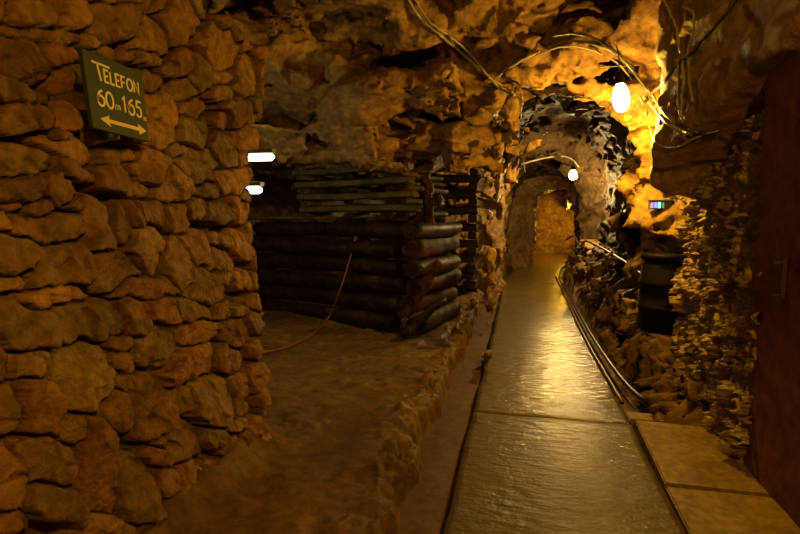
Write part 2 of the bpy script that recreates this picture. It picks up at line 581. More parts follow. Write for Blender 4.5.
# ------------------------------------------------------------------ left dry stone wall
STONES = """3 8 6 14 0;36 14 20 15 10;75 15 13 16 0;118 20 22 19 0;45 36 45 7 5;62 56 16 9 0;22 62 26 18 8;66 78 12 14 0;95 42 6 6 0
110 50 14 7 25;132 54 8 6 0;20 93 32 10 12;15 118 21 14 0;46 118 10 12 0;68 118 11 13 0;30 161 30 15 3;73 148 27 12 18;80 172 20 8 32
118 158 10 8 0;135 158 9 9 0;115 178 18 12 0;18 190 22 13 0;62 190 17 14 0;15 207 16 5 0;40 205 10 7 0;6 222 12 9 0;52 227 30 13 0
76 203 12 8 0;98 226 13 26 0;128 222 9 17 10;18 253 20 16 0;66 266 27 23 -5;118 270 25 18 0;12 283 18 7 0;28 328 28 22 5;60 297 26 9 -8
96 322 34 20 -8;33 366 27 15 0;3 366 8 20 0;90 375 25 35 0;122 345 11 6 0;125 365 10 10 0;130 386 12 9 0;140 316 12 20 0;165 348 18 23 10
190 311 20 12 0;204 331 21 10 -15;224 311 8 10 0;238 313 7 6 0;238 331 13 15 0;198 364 28 15 -20;230 360 15 13 0;136 215 5 15 0
151 213 13 12 0;179 217 11 15 0;200 208 11 9 0;222 212 13 10 0;243 210 10 12 0;152 250 19 20 10;184 262 12 22 5;200 248 12 18 0
225 260 14 12 0;224 241 12 6 0;244 246 8 14 0;228 279 7 6 0;245 280 9 9 0;208 288 14 18 10;150 288 24 12 0;162 121 17 23 0;198 107 16 12 0
196 131 19 15 0;243 113 20 13 0;248 139 11 13 0;226 152 9 18 -25;199 166 16 17 20;150 165 19 16 10;178 186 15 20 30;241 160 9 7 0
236 181 25 12 0;176 150 8 8 0;140 186 14 8 0;152 36 19 18 20;184 20 22 24 20;160 4 16 9 0;225 45 22 24 0;253 38 9 14 0;184 62 11 15 20
205 72 11 22 -15;228 78 10 5 10;249 72 13 20 0;152 60 18 7 20;167 69 9 8 0;152 82 17 9 0;190 92 13 11 0;220 94 12 7 0;10 410 14 24 0
41 410 20 28 5;122 408 15 21 0;153 413 15 32 0;184 398 10 14 0;217 405 20 32 -10;182 441 26 16 -20;52 462 29 24 0;103 470 18 44 0
8 475 16 30 0;60 506 27 17 0;141 488 18 30 0;176 482 11 15 0;200 500 15 34 0;12 520 20 14 0;112 530 18 10 0;228 480 12 18 0;232 510 10 20 0
235 445 10 16 0;236 405 8 14 0;75 430 14 16 0;160 455 10 12 0;165 532 16 12 0;125 85 5 5 0;222 120 7 9 0;262 180 6 10 0;215 190 10 9 0
110 135 12 6 0;135 118 10 8 0;60 135 10 6 0"""


def wall_x(z):
    return -1.87 + .34 * np.clip(1 - z / 2.2, 0, 1) ** 1.4


def wall_yend(z):
    return 3.08 + .28 * z - .09 * np.exp(-((z - 1.65) / .3) ** 2)


seeds = []          # in wall coordinates (s = y along the wall, z): centre and the inverse 2x2 shape
for tok in STONES.replace('\n', ';').split(';'):
    if not tok.strip():
        continue
    cx, cy, rx, ry, an = [float(v) for v in tok.split()]
    p = None
    z_ = 1.5
    for _ in range(6):
        p = at_x(cx, cy, float(wall_x(z_))); z_ = p.z
    an = math.radians(an)
    u = at_x(cx + rx * math.cos(an), cy + rx * math.sin(an), p.x) - p
    v = at_x(cx - ry * math.sin(an), cy + ry * math.cos(an), p.x) - p
    A = np.array([[u.y, v.y], [u.z, v.z]])
    if p.y > 1.2:
        seeds.append((p.y, p.z, np.linalg.inv(A), 1))
r2 = random.Random(3)
front = [(s[0], s[1]) for s in seeds]
yy = -.3
for zz in np.arange(.08, 3.05, .15):                                   # the stretch outside the frame and the end of the wall
    for yy in np.arange(.2, 4.9, .21):
        y_, z_ = yy + r2.uniform(-.06, .06), zz + r2.uniform(-.04, .04)
        if min((y_ - a) ** 2 * .6 + (z_ - b) ** 2 * 1.2 for a, b in front) < .02:
            continue
        a, b, an = r2.uniform(.09, .14), r2.uniform(.06, .09), r2.uniform(-.3, .3)
        A = np.array([[a * math.cos(an), -b * math.sin(an)], [a * math.sin(an), b * math.cos(an)]])
        seeds.append((y_, z_, np.linalg.inv(A), 0))


def stone_field(S, Zz, seeds, seed=0, depth=.14, win=1.0, rnd_=.012):
    d1 = np.full(S.shape, 9., np.float32); d2 = d1.copy()
    own = np.zeros(S.shape, np.int32)
    hx = S + .018 * vnoise(S, Zz, S * 0, .09, seed + 1) + .008 * vnoise(S, Zz, S * 0, .035, seed + 5)
    hz = Zz + .018 * vnoise(S, Zz, S * 0, .09, seed + 2) + .008 * vnoise(S, Zz, S * 0, .035, seed + 6)
    for i, (sy, sz, Ai, _) in enumerate(seeds):
        m = (np.abs(hx - sy) < win) & (np.abs(hz - sz) < win)
        if not m.any():
            continue
        dx, dz = hx[m] - sy, hz[m] - sz
        a = Ai[0, 0] * dx + Ai[0, 1] * dz; b = Ai[1, 0] * dx + Ai[1, 1] * dz
        d = (np.abs(a) ** 2.6 + np.abs(b) ** 2.6) ** (1 / 2.6)
        e1, e2 = d1[m], d2[m]
        new = d < e1
        e2 = np.where(new, e1, np.minimum(e2, d))
        o = own[m]; o[new] = i; own[m] = o
        d1[m] = np.where(new, d, e1); d2[m] = e2
    rr = np.random.RandomState(seed + 9)
    off = rr.uniform(-.025, .03, len(seeds)); gx = rr.uniform(-.2, .2, len(seeds)); gz = rr.uniform(-.25, .2, len(seeds))
    sy = np.array([s[0] for s in seeds]); sz = np.array([s[1] for s in seeds])
    edge = sst((d2 - d1), .03, .19) * (1 - sst(d1, 1.15, 1.45))
    h = off[own] + gx[own] * (S - sy[own]) + gz[own] * (Zz - sz[own])
    h = h + .009 * facets(S, Zz, own * 3.1, .10, seed + 20, .8) + .006 * fbm(S, Zz, S * 0, .04, 3, seed + 33)
    h = h - rnd_ * np.clip(d1, 0, 1.3) ** 4
    h = h * (.3 + .7 * edge) - depth * (1 - edge)
    tr = rr.uniform(.72, 1.25, len(seeds)); warm = rr.uniform(-.12, .12, len(seeds))
    tint = np.stack([tr[own] * (1 + warm[own]), tr[own], tr[own] * (1 - 1.5 * warm[own])], -1)
    tint *= (.62 + .38 * sst(edge, 0, .6))[..., None] ** .5
    return h, tint


ZTOP = 2.86
R_C, T_END = .12, .75                                                   # rounded corner, then back along the wall's end
us = np.concatenate([np.linspace(.2, 1.3, 60, endpoint=False), np.linspace(1.3, 3.7, 380, endpoint=False), np.linspace(3.7, 4.9, 70)])
vs = np.concatenate([np.linspace(-.1, 2.95, 430)])
U, Vz = np.meshgrid(us, vs, indexing='ij')
h, tint = stone_field(U, Vz, seeds, 11)
ye = wall_yend(Vz) - R_C
bxw = wall_x(Vz)
arc = R_C * PI / 2
t_ = np.clip((U - ye) / arc, 0, 1) * PI / 2
ext = np.maximum(U - ye - arc, 0)
Px = bxw - R_C + R_C * np.cos(t_) - ext
Py = np.minimum(U, ye) + R_C * np.sin(t_)
nx_, ny_ = np.cos(t_), np.sin(t_)
top = sst(Vz, ZTOP - .05 + .05 * vnoise(U, U * 0, U * 0, .3, 4), ZTOP + .06)
P = np.stack([Px + nx_ * h - .7 * top * nx_, Py + ny_ * h - .5 * top * ny_, np.minimum(Vz, ZTOP + .02 + .05 * vnoise(U, Vz * 0, U * 0, .25, 7))], -1)
WL = struct(grid_mesh('wall_left', P, M_WALL, tint))

# ------------------------------------------------------------------ right rubble wall, and the rendered stretch nearest the camera
us = np.linspace(3.5, 5.75, 400); vs = np.linspace(-.15, 2.42, 370)
U, Vz = np.meshgrid(us, vs, indexing='ij')
qu = U + .03 * vnoise(U, Vz, U * 0, .12, 41); qv = Vz + .03 * vnoise(U, Vz, U * 0, .12, 42)
h = .045 * facets(qu, qv, U * 0, .15, 31, .9) + .026 * facets(qu, qv, U * 0, .07, 32, 1.1) + .010 * facets(U, Vz, U * 0, .03, 33, 1.1) + .06 * fbm(U, Vz, U * 0, .6, 2, 3)
tn = 1 + .25 * vnoise(U, Vz, U * 0, .1, 43)
tint = np.stack([tn, tn, tn], -1)
top = sst(Vz + .15 * vnoise(U, Vz * 0, U * 0, .6, 2), 2.15, 2.4)
endf = sst(U, 5.4, 5.7)
P = np.stack([1.42 - .04 * (U - 3.5) - h + .03 * Vz + .3 * top + .35 * endf, U, Vz], -1)
struct(grid_mesh('wall_right_rubble', P, M_RWALL, tint))
us = np.linspace(-2.4, 3.72, 190); vs = np.linspace(-.15, 2.62, 100)
U, Vz = np.meshgrid(us, vs, indexing='ij')
h = .02 * fbm(U, Vz, U * 0, .7, 3, 71) + .008 * fbm(U, Vz, U * 0, .12, 2, 75)
ret = sst(U, 3.62, 3.72)
P = np.stack([1.385 - h + .22 * ret + .3 * sst(Vz, 2.4, 2.6), np.minimum(U, 3.66 + .04 * vnoise(Vz, Vz * 0, Vz * 0, .4, 3)), Vz], -1)
struct(grid_mesh('wall_right_render', P, M_PLASTER))

# ------------------------------------------------------------------ ground
PATH_L, PATH_R = -.335, .84


BARREL = at_d(662, 330, 4.95)


def bend(y):
    return np.interp(y, [0, 12.5, 15, 17, 19, 24], [0, 0, .22, .55, .75, .8])


def ground_z(x, y):
    xs = x - bend(y)
    g = .07 + .035 * fbm(x, y, x * 0, .9, 3, 4) + .012 * fbm(x, y, x * 0, .16, 3, 14) + .012 * facets(x, y, x * 0, .22, 77, .6)
    g = g + .09 * sst(-x, 1.6, 3.5)
    # debris at the foot of the stone wall's end
    g = g + .16 * np.exp(-(((x + 1.62) / .17) ** 2 + ((y - 2.5) / .7) ** 2)) + .03 * facets(x, y, x * 0, .13, 15, .8) * np.exp(-(((x + 1.6) / .2) ** 2 + ((y - 2.4) / .8) ** 2))
    edge = -.66 + .06 * vnoise(x * 0, y, x * 0, .35, 6) + .035 * vnoise(x * 0, y, x * 0, .1, 16)
    lump = np.exp(-((xs - edge + .12) / .13) ** 2) * (.01 + .028 * facets(x, y, x * 0, .2, 88, .8) + .012 * facets(x, y, x * 0, .08, 89, .8))
    g = g + lump
    gut = -.095 + .006 * vnoise(x, y, x * 0, .2, 3)
    k = sst(xs, edge - .02, edge + .03)
    g = g * (1 - k) + gut * k
    # under the path, then the drain and the rubble bank on the right
    g = np.where(xs > -.30, -.16, g)
    bank_h = np.interp(y, [3.9, 4.3, 5.2, 6.0, 8, 11, 12.5, 14, 16], [0, .16, .46, .62, .82, .85, .6, .3, .12])
    toe = np.interp(y, [4, 6, 9, 12], [1.02, 1.02, .93, .92])
    sl = sst(xs, toe, toe + np.interp(y, [4, 6, 10], [.42, .42, .36]))
    bank = -.10 + (bank_h + .10) * sl
    zz = bank.copy()
    bank = bank + sst(xs, toe - .02, toe + .1) * np.interp(y, [4.12, 4.3], [0, 1]) * (.10 + .07 * facets(x, y, zz, .24, 44, .8) + .035 * facets(x, y, zz, .10, 54, .8) + .02 * fbm(x, y, zz, .15, 3, 7))
    if BARREL is not None:
        k = 1 - sst(np.hypot(x - BARREL.x, y - BARREL.y), .20, .34)
        bank = bank * (1 - k) + BARREL.z * k
    g = np.where(xs > .80, bank, g)
    return g


gx_ = axis([(-6.4, -2.6, .06), (-2.6, -.8, .025), (-.8, -.28, .012), (-.28, .78, .12), (.78, 1.7, .016), (1.7, 3, .1)])
gy_ = axis([(-2.4, 1.9, .1), (1.9, 6, .02), (6, 12, .04), (12, 22, .08)])
GX, GY = np.meshgrid(gx_, gy_, indexing='ij')
GZ = ground_z(GX, GY)
onb = sst(GX - bend(GY), .98, 1.1) * sst(GY, 4.15, 4.4)                      # rubble of the bank juts sideways too
GX2 = GX - onb * (.085 * facets(GX, GY, GZ, .20, 61, .8) + .035 * facets(GX, GY, GZ, .08, 62, .9))
floor_o = struct(grid_mesh('floor', np.stack([GX2, GY, GZ], -1), M_DIRT))
FBVH = BVHTree.FromPolygons([tuple(v.co) for v in floor_o.data.vertices], [tuple(p.vertices) for p in floor_o.data.polygons])


def before_all(px, py, d, off):
    """that point, eased towards the viewer's side until it clears rock and ground"""
    r = ray(px, py); p = at_d(px, py, d)
    for tree in (BVH, FBVH):
        h = tree.ray_cast(EYE + r * 1.5, r.normalized(), 30)
        if h[0] is not None and (h[0] - EYE).length - off < (p - EYE).length:
            p = h[0] - r.normalized() * off
    return p


def gz(x, y):
    return float(ground_z(np.array([float(x)]), np.array([float(y)]))[0])


# mud bed of the left gutter: a thin skin just above the earth
yy = axis([(1.2, 6, .05), (6, 20, .1)])
xx = np.linspace(-.74, PATH_L + .02, 14)
A_, B_ = np.meshgrid(xx, yy, indexing='ij')
struct(grid_mesh('gutter_bed', np.stack([A_ + bend(B_), B_, -.078 + .006 * vnoise(A_, B_, A_ * 0, .3, 5) + 0 * A_], -1), M_MUD))


def slab_strip(name, y0, y1, dz, mat=M_PATH):
    """one poured length of the walkway, closed block with slightly uneven edges"""
    ys_ = np.linspace(y0, y1, max(4, int((y1 - y0) / .06)))
    xs_ = np.linspace(PATH_L, PATH_R, 30)
    a, b = np.meshgrid(xs_, ys_, indexing='ij')
    ex = np.where(a < 0, 1, -1) * 0
    wobx = .012 * vnoise(b, b * 0, b * 0, .25, 3) * (np.abs(a - .23) > .5)
    topz = dz + .004 * fbm(a, b, a * 0, .4, 2, 9)
    P = np.stack([a + bend(b) + wobx, b, topz], -1)
    ring = [P[0:1].copy(), P, P[-1:].copy()]
    ring[0][..., 2] = -.17; ring[2][..., 2] = -.17
    P = np.concatenate(ring, 0)
    e0 = P[:, :1].copy(); e0[..., 2] = -.17
    e1 = P[:, -1:].copy(); e1[..., 2] = -.17
    return grid_mesh(name, np.concatenate([e0, P, e1], 1), mat)


joints = [.6, 4.13, 4.14, 12.0, 15.0, 20.4]
for i in range(len(joints) - 1):
    if joints[i + 1] - joints[i] < .1:
        continue
    struct(slab_strip('path', joints[i], joints[i + 1] - .0015, rnd.uniform(-.002, .002)))
# concrete beside the walkway: sill strip across the end of the drain, then the cover slabs
ys0 = at_z(640, 412).y


def cover(name, corners, z0, z1, label, mat=M_SLAB):
    bm = bmesh.new()
    lo = [bm.verts.new((p[0], p[1], z0)) for p in corners]
    hi = [bm.verts.new((p[0], p[1], p[2] if len(p) > 2 else z1)) for p in corners]
    bm.faces.new(lo[::-1]); bm.faces.new(hi)
    for i in range(4):
        j = (i + 1) % 4
        bm.faces.new((lo[i], lo[j], hi[j], hi[i]))
    bmesh.ops.bevel(bm, geom=bm.edges[:], offset=.008, segments=2, affect='EDGES')
    bmesh.ops.subdivide_edges(bm, edges=[e for e in bm.edges if e.calc_length() > .2], cuts=6, use_grid_fill=True)
    bmesh.ops.recalc_face_normals(bm, faces=bm.faces)
    me = bpy.data.meshes.new(name); bm.to_mesh(me); bm.free(); me.materials.append(mat)
    o = bpy.data.objects.new(name, me); COL.objects.link(o)
    if label:
        tag(o, label, 'slab', 'concrete covers along the walkway')
    return o


xr = 1.44
struct(cover('drain_sill', [(PATH_R + .01, ys0 - .16), (xr, ys0 - .16), (xr, ys0 + .02), (PATH_R + .01, ys0)], -.17, -.005, None))
yj = at_z(690, 490).y
yk = at_z(650, 427).y
cover('cover_slab', [(PATH_R + .008, yj + .004, .025), (xr, yj + .004, .02), (xr, yk, .03), (PATH_R + .015, yk - .01, .055)], -.10, .03,
      'worn concrete cover slab tilted up at its far edge, beside the walkway drain')
cover('cover_slab', [(PATH_R + .008, .7), (xr, .7), (xr, yj - .004), (PATH_R + .008, yj - .004)], -.10, .012,
      'long concrete cover slab nearest the camera, at the foot of the right wall')

# ------------------------------------------------------------------ pipe and rail beside the path, hoses
tag(tube('drain_pipe', [at_z(x, y, .03) for x, y in ((560, 279), (575, 306), (592, 336), (612, 366), (632, 390), (650, 403), (672, 409))], .022, M_PIPE, sub=8),
    'black wet pipe following the right edge of the walkway and curving to the wall', 'pipe')
tag(tube('steel_rail', [at_z(x, y, .015) for x, y in ((556, 276), (568, 302), (583, 334), (603, 370), (622, 402))], .020, M_STEEL, wob=.004),
    'rusty wet rail lying tight against the right edge of the walkway', 'rail')

bank_pts = [(566, 240, 11.2), (574, 236, 10.6), (580, 246, 10.0), (586, 241, 9.4), (600, 247, 8.6), (622, 260, 7.2), (640, 273, 6.2), (658, 285, 5.4), (678, 297, 4.9), (692, 301, 4.75)]
tag(tube('bank_hose', [before_all(x, y, d, .06) for x, y, d in bank_pts], .020, M_PIPE, wob=.003),
    'black hose running over the top of the rubble bank to the barrel', 'hose')

# barrel standing on the bank
bp_ = BARREL
br = empty('barrel', (bp_.x, bp_.y, bp_.z))
lathe('body', [(.18, 0), (.205, .02), (.21, .2), (.222, .21), (.222, .24), (.21, .25), (.21, .42), (.222, .43), (.222, .46), (.205, .48), (.2, .62), (.17, .66)], M_BARREL, br, 28)
lathe('lid', [(.18, .655), (.205, .66), (.21, .70), (.19, .715), (.05, .72)], M_BARREL, br, 28)
tag(br, 'black plastic barrel standing on the rubble bank below the orange rock pillar', 'barrel')

# ------------------------------------------------------------------ timber cribs
def beam_mesh(name, L_, w, h, mat, log=False, seed=0):
    """timber along +x from 0 to L_, with uneven hewn section and ragged ends"""
    rr = random.Random(seed)
    n = max(6, int(L_ / .12)); k = 16
    V, Fc = [], []
    for i in range(n + 1):
        x = L_ * i / n
        sx = 1 + .05 * math.sin(x * 3 + seed)
        for j in range(k):
            a = 2 * PI * j / k + PI / k
            if log:
                r = 1 + .07 * math.sin(3 * a + seed) + rr.uniform(-.035, .035)
                y, z = math.cos(a) * w / 2 * r * sx, math.sin(a) * h / 2 * r * sx
            else:
                q = (abs(math.cos(a)) ** 7 + abs(math.sin(a)) ** 7) ** (-1 / 7)
                y, z = math.cos(a) * q * w / 2 * .97 + rr.uniform(-.004, .004), math.sin(a) * q * h / 2 * .97 + rr.uniform(-.004, .004)
            xo = 0
            if i in (0, n):
                xo = rr.uniform(-.02, .02)
            V.append((x + xo, y, z + h / 2 + .012 * math.sin(x * 2.2 + seed * 1.7)))
    for i in range(n):
        for j in range(k):
            j2 = (j + 1) % k
            Fc.append((i * k + j, (i + 1) * k + j, (i + 1) * k + j2, i * k + j2))
    Fc.append(tuple(range(k))); Fc.append(tuple(n * k + j for j in range(k))[::-1])
    me = bpy.data.meshes.new(name)
    me.from_pydata(V, [], Fc); me.materials.append(mat)
    me.polygons.foreach_set('use_smooth', [log] * (len(Fc) - 2) + [False] * 2)
    me.update()
    return me


def beam(name, x, y, z, ang, L_, w, h, mat, label, group, log=False, tilt=0.0):
    s = rnd.randint(0, 9999)
    o = bpy.data.objects.new(name, beam_mesh(name, L_, w, h, mat, log, s))
    COL.objects.link(o)
    o.location = (x, y, z); o.rotation_euler = (0, -tilt, ang)
    return tag(o, label, 'timber', group)


ORD = ['lowest', 'second', 'third', 'fourth', 'fifth', 'sixth', 'seventh', 'eighth', 'ninth', 'tenth', 'eleventh', 'twelfth']
fl = at_z(258, 312, .12); fr = at_z(402, 331, .10)
ang = math.atan2(fr.y - fl.y, fr.x - fl.x)
dirx = Vector((math.cos(ang), math.sin(ang), 0)); diry = Vector((-math.sin(ang), math.cos(ang), 0))
flen = (fr - fl).length
# lower crib: thick round logs, nearly solid
zc = .05
for i in range(6):
    hh = [.26, .22, .24, .22, .25, .2][i]
    ins = [0, .04, .02, .05, 0, .1][i]
    p = fl - dirx * (.3 - .08 * (i % 3)) + diry * (.12 + ins)
    beam('crib_log', p.x, p.y, zc, ang + rnd.uniform(-.012, .012), flen + .22 + rnd.uniform(-.12, .02), .25, hh * .96, M_TIMBER,
         'dark wet round log, %s in the front face of the lower crib' % ORD[i] + (' on the floor' if i == 0 else ''), 'logs across the front of the lower crib', True)
    # cross log butting out at the right corner, above each front log gap
    q = fr + dirx * (.13 + rnd.uniform(-.03, .09)) + diry * (-.05 + rnd.uniform(-.10, .12))
    beam('cross_log', q.x, q.y, zc + .02, ang + PI / 2 - .02 + rnd.uniform(-.04, .04), 1.25, .22, hh * .94, M_TIMBER_R if i in (0, 1, 2, 4) else M_TIMBER,
         'reddish rotten cross log butt, %s at the right corner of the lower crib' % ORD[i] if i in (0, 1, 2, 4) else 'dark cross log butt, %s at the right corner of the lower crib' % ORD[i],
         'cross logs ending at the right corner', True)
    zc += hh
ztop_low = zc
# plank lying on the lower crib
p = fl - dirx * .25 + diry * .1
beam('ledge_plank', p.x, p.y, ztop_low + .02, ang, 1.5, .22, .05, M_TIMBER_G, 'olive plank lying on the top left of the lower log crib', 'boards on the crib')
# upper crib: sawn squared timbers with gaps
u0 = at_d(287, 205, 7.9); upz = ztop_low + .05
n_up = 5
ztop = 2.36
pitch = (ztop - upz) / n_up
for i in range(n_up):
    z = upz + i * pitch
    bl = fl + dirx * (.45 + .04 * (4 - i)) + diry * .32
    beam('crib_timber', bl.x, bl.y, z + pitch * .48, ang + rnd.uniform(-.01, .01), flen - .55, .16, pitch * .5, M_TIMBER_G,
         'greenish squared beam, %s from the bottom of the upper crib' % ORD[i].replace('lowest', 'first'), 'squared beams across the upper crib')
    for j, sx_ in enumerate((.62, 1.35, 2.05, flen - .2)):
        q = fl + dirx * (sx_ + rnd.uniform(-.03, .03)) + diry * (.30 + rnd.uniform(-.03, .05))
        mt = M_TIMBER_R if (j == 3) else (M_TIMBER_G if j == 0 else M_TIMBER)
        beam('cross_timber', q.x, q.y, z, ang + PI / 2 + rnd.uniform(-.03, .03), 1.3, .17, pitch * .5, mt,
             '%s cross beam under the %s front beam of the upper crib %s' % (
                 ('olive', 'dark', 'dark', 'reddish')[j], ORD[i].replace('lowest', 'first'),
                 ('at left', 'left of centre', 'right of centre', 'at right')[j]), 'cross beams in the upper crib', log=(j == 3))
# rock-like broken stub ends and props at the right corner
for k, (a, b, r_, lab) in enumerate((((441, 196, 6.75), (398, 238, 7.05), .055, 'broken prop leaning down to the left across the right corner of the crib'),
                                     ((438, 262, 6.7), (402, 318, 6.55), .07, 'splintered red post leaning low against the crib corner'),
                                     ((444, 300, 6.75), (405, 334, 6.25), .05, 'short wet pole lying at the foot of the crib corner'),
                                     ((425, 175, 6.9), (432, 232, 6.8), .06, 'upright rotten stub standing near the top of the crib corner'))):
    A_, B_ = at_d(*a), at_d(*b)
    o = tube('timber_prop', [A_, A_.lerp(B_, .35) + Vector((.01, 0, .015)), A_.lerp(B_, .7) - Vector((.01, 0, .01)), B_], r_, M_TIMBER_R if k != 2 else M_TIMBER, seg=9, sub=5, wob=.022, taper=1.25)
    tag(o, lab, 'prop', 'broken props at the crib corner')
# far crib beside the gutter
X0, X1, Y0, Y1 = -2.3, -.80, 9.6, 11.0
nl = 8
pit = 2.32 / nl
for i in range(nl):
    z = .06 + i * pit
    beam('far_crib_timber', X0, Y0 + .08, z, rnd.uniform(-.02, .02), X1 - X0 + rnd.uniform(-.06, .06), .16, pit * .5, M_TIMBER,
         'dark squared beam facing the camera, %s from the floor in the far crib' % ORD[i].replace('lowest', 'first'), 'front beams of the far crib')
    beam('far_crib_side_timber', X1 - .05, Y0 - .1, z + pit * .5, PI / 2 + rnd.uniform(-.02, .02), Y1 - Y0 + .3, .16, pit * .5, M_TIMBER,
         'dark beam running back beside the gutter, %s from the floor in the far crib' % ORD[i].replace('lowest', 'first'), 'side beams of the far crib')

# thin cable hanging over the crib down to the floor
tag(tube('hanging_cable', [at_d(356, 236, 6.95), at_d(349, 262, 6.9), at_d(340, 290, 6.8), at_z(328, 318, .16), at_z(312, 334, .13), at_z(292, 345, .13), at_z(276, 350, .13), at_z(258, 353, .14)], .011, M_CABLE_R, sub=8),
    'thin brown cable hanging down the log crib and trailing left over the floor', 'cable')

# ------------------------------------------------------------------ sign
def wz(px, py, off=.10):
    z = 1.8
    for _ in range(6):
        p = at_x(px, py, float(wall_x(z)) + off); z = p.z
    return p


SX = -1.76
TLc, TRc, BLc, BRc = [at_x(px, py, SX) for px, py in ((79, 48), (140, 73), (91, 128), (147, 142))]
c0 = (TLc + TRc + BLc + BRc) / 4
sw = ((TRc - TLc).length + (BRc - BLc).length) / 2
sh = ((TLc - BLc).length + (TRc - BRc).length) / 2
exv = ((TRc - TLc) + (BRc - BLc)).normalized()
ezv = ((TLc - BLc) + (TRc - BRc)); ezv = (ezv - exv * ezv.dot(exv)).normalized()
nv = exv.cross(ezv)
if nv.x > 0:
    nv = -nv
SM = Matrix((exv, nv, ezv)).transposed().to_4x4()
sg = bpy.data.objects.new('telephone_sign', None); COL.objects.link(sg)
SM.translation = c0
sg.matrix_world = SM


def sheet(name, polys, mat, y=-.0135, t=.0015):
    V, Fc = [], []
    for poly in polys:
        b = len(V); n = len(poly)
        V += [(p[0], y, p[1]) for p in poly] + [(p[0], y + t, p[1]) for p in poly]
        Fc.append(tuple(range(b, b + n))); Fc.append(tuple(range(b + n, b + 2 * n))[::-1])
        for i in range(n):
            j = (i + 1) % n
            Fc.append((b + i, b + n + i, b + n + j, b + j))
    o = link_mesh(name, V, Fc, mat, sg, smooth=False)
    return o


def corner_map():
    """board outline in the sign's own plane"""
    inv = SM.inverted()
    return [inv @ p for p in (TLc, TRc, BRc, BLc)]


cm = corner_map()
bm = bmesh.new()
fr_ = [bm.verts.new((p.x, -.012, p.z)) for p in cm]
bk_ = [bm.verts.new((p.x, .010, p.z)) for p in cm]
bm.faces.new(fr_); bm.faces.new(bk_[::-1])
for i in range(4):
    bm.faces.new((fr_[i], bk_[i], bk_[(i + 1) % 4], fr_[(i + 1) % 4]))
bmesh.ops.recalc_face_normals(bm, faces=bm.faces)
bmesh.ops.bevel(bm, geom=bm.edges[:], offset=.002, segments=1, affect='EDGES')
me = bpy.data.meshes.new('board'); bm.to_mesh(me); bm.free(); me.materials.append(M_BOARD)
bo = bpy.data.objects.new('board', me); COL.objects.link(bo); bo.parent = sg


def uvp(u, v):
    """u,v in 0..1 over the board (v down) -> local x,z"""
    a = cm[0].lerp(cm[1], u); b = cm[3].lerp(cm[2], u)
    p = a.lerp(b, v)
    return (p.x, p.z)


def stroke(pts, w):
    """thick polyline in u,v -> one mitred ribbon of quads that share their edges"""
    P2 = [Vector(uvp(*p)) for p in pts]
    closed = (P2[0] - P2[-1]).length < 1e-6
    n = len(P2)
    Ls, Rs = [], []
    for i in range(n):
        a = P2[i - 1] if i else (P2[-2] if closed else None)
        b = P2[i + 1] if i < n - 1 else (P2[1] if closed else None)
        d1 = (P2[i] - a).normalized() if a is not None else (b - P2[i]).normalized()
        d2 = (b - P2[i]).normalized() if b is not None else d1
        t = (d1 + d2)
        t = t.normalized() if t.length > 1e-3 else d1
        nn = Vector((-t.y, t.x))
        k = min(1.8, 1 / max(.3, nn.dot(Vector((-d1.y, d1.x)))))
        Ls.append(P2[i] + nn * w / 2 * k); Rs.append(P2[i] - nn * w / 2 * k)
    return [[tuple(Ls[i]), tuple(Rs[i]), tuple(Rs[i + 1]), tuple(Ls[i + 1])] for i in range(n - 1)]


def arcp(cx, cy, rx, ry, a0, a1, n=12):
    return [(cx + rx * math.cos(math.radians(a0 + (a1 - a0) * i / n)), cy + ry * math.sin(math.radians(a0 + (a1 - a0) * i / n))) for i in range(n + 1)]


G = {
    'E': [[(1, 0), (0, 0), (0, 1), (1, 1)], [(0, .5), (.8, .5)]],
    'L': [[(0, 0), (0, 1), (1, 1)]],
    'F': [[(1, 0), (0, 0), (0, 1)], [(0, .5), (.8, .5)]],
    'O': [arcp(.5, .5, .5, .5, 0, 360, 18)],
    '0': [arcp(.5, .5, .45, .5, 0, 360, 18)],
    'N': [[(0, 1), (0, 0), (1, 1), (1, 0)]],
    '6': [[(.80, .02), (.5, .10), (.22, .32), (.07, .55)] + arcp(.5, .68, .45, .32, 180, 520, 16)],
    '1': [[(.2, .22), (.6, 0), (.6, 1)]],
    '5': [[(.9, 0), (.2, 0), (.1, .45)], arcp(.42, .68, .45, .32, -130, 150, 12)],
    'm': [[(0, 1), (0, 0)], arcp(.25, .4, .25, .4, 180, 360, 6) + [(.5, 1)], arcp(.75, .4, .25, .4, 180, 360, 6) + [(1, 1)]],
}
LW = .0085


def word(chars):
    out = []
    for ch, u0, u1, v0, v1, w in chars:
        for st in G[ch]:
            out += stroke([(u0 + (u1 - u0) * a, v0 + (v1 - v0) * b) for a, b in st], w)
    return out


tel = stroke([(.12, .12), (.40, .12)], LW) + stroke([(.20, .12), (.235, .34)], LW)
x0 = .30
for ch in 'ELEFON':
    w_ = {'E': .065, 'L': .062, 'F': .065, 'O': .10, 'N': .08}[ch]
    tel += word([(ch, x0, x0 + w_, .17, .33, LW)])
    x0 += w_ + .030
o = sheet('lettering', tel, M_PAINT); o['label'] = 'cream letters reading TELEFON'
num = word([('6', .13, .25, .46, .67, LW * 1.1), ('0', .27, .40, .46, .67, LW * 1.1), ('m', .42, .50, .60, .66, LW * .6),
            ('1', .54, .63, .45, .66, LW * 1.1), ('6', .65, .77, .45, .67, LW * 1.1), ('5', .80, .91, .45, .67, LW * 1.1), ('m', .93, .975, .65, .70, LW * .5)])
o = sheet('lettering', num, M_PAINT); o['label'] = 'cream figures reading 60 m and 165 m'
ar = [[uvp(.13, .85), uvp(.29, .775), uvp(.28, .825), uvp(.81, .825), uvp(.80, .775), uvp(.96, .85), uvp(.82, .925), uvp(.81, .875), uvp(.28, .875), uvp(.30, .925)]]
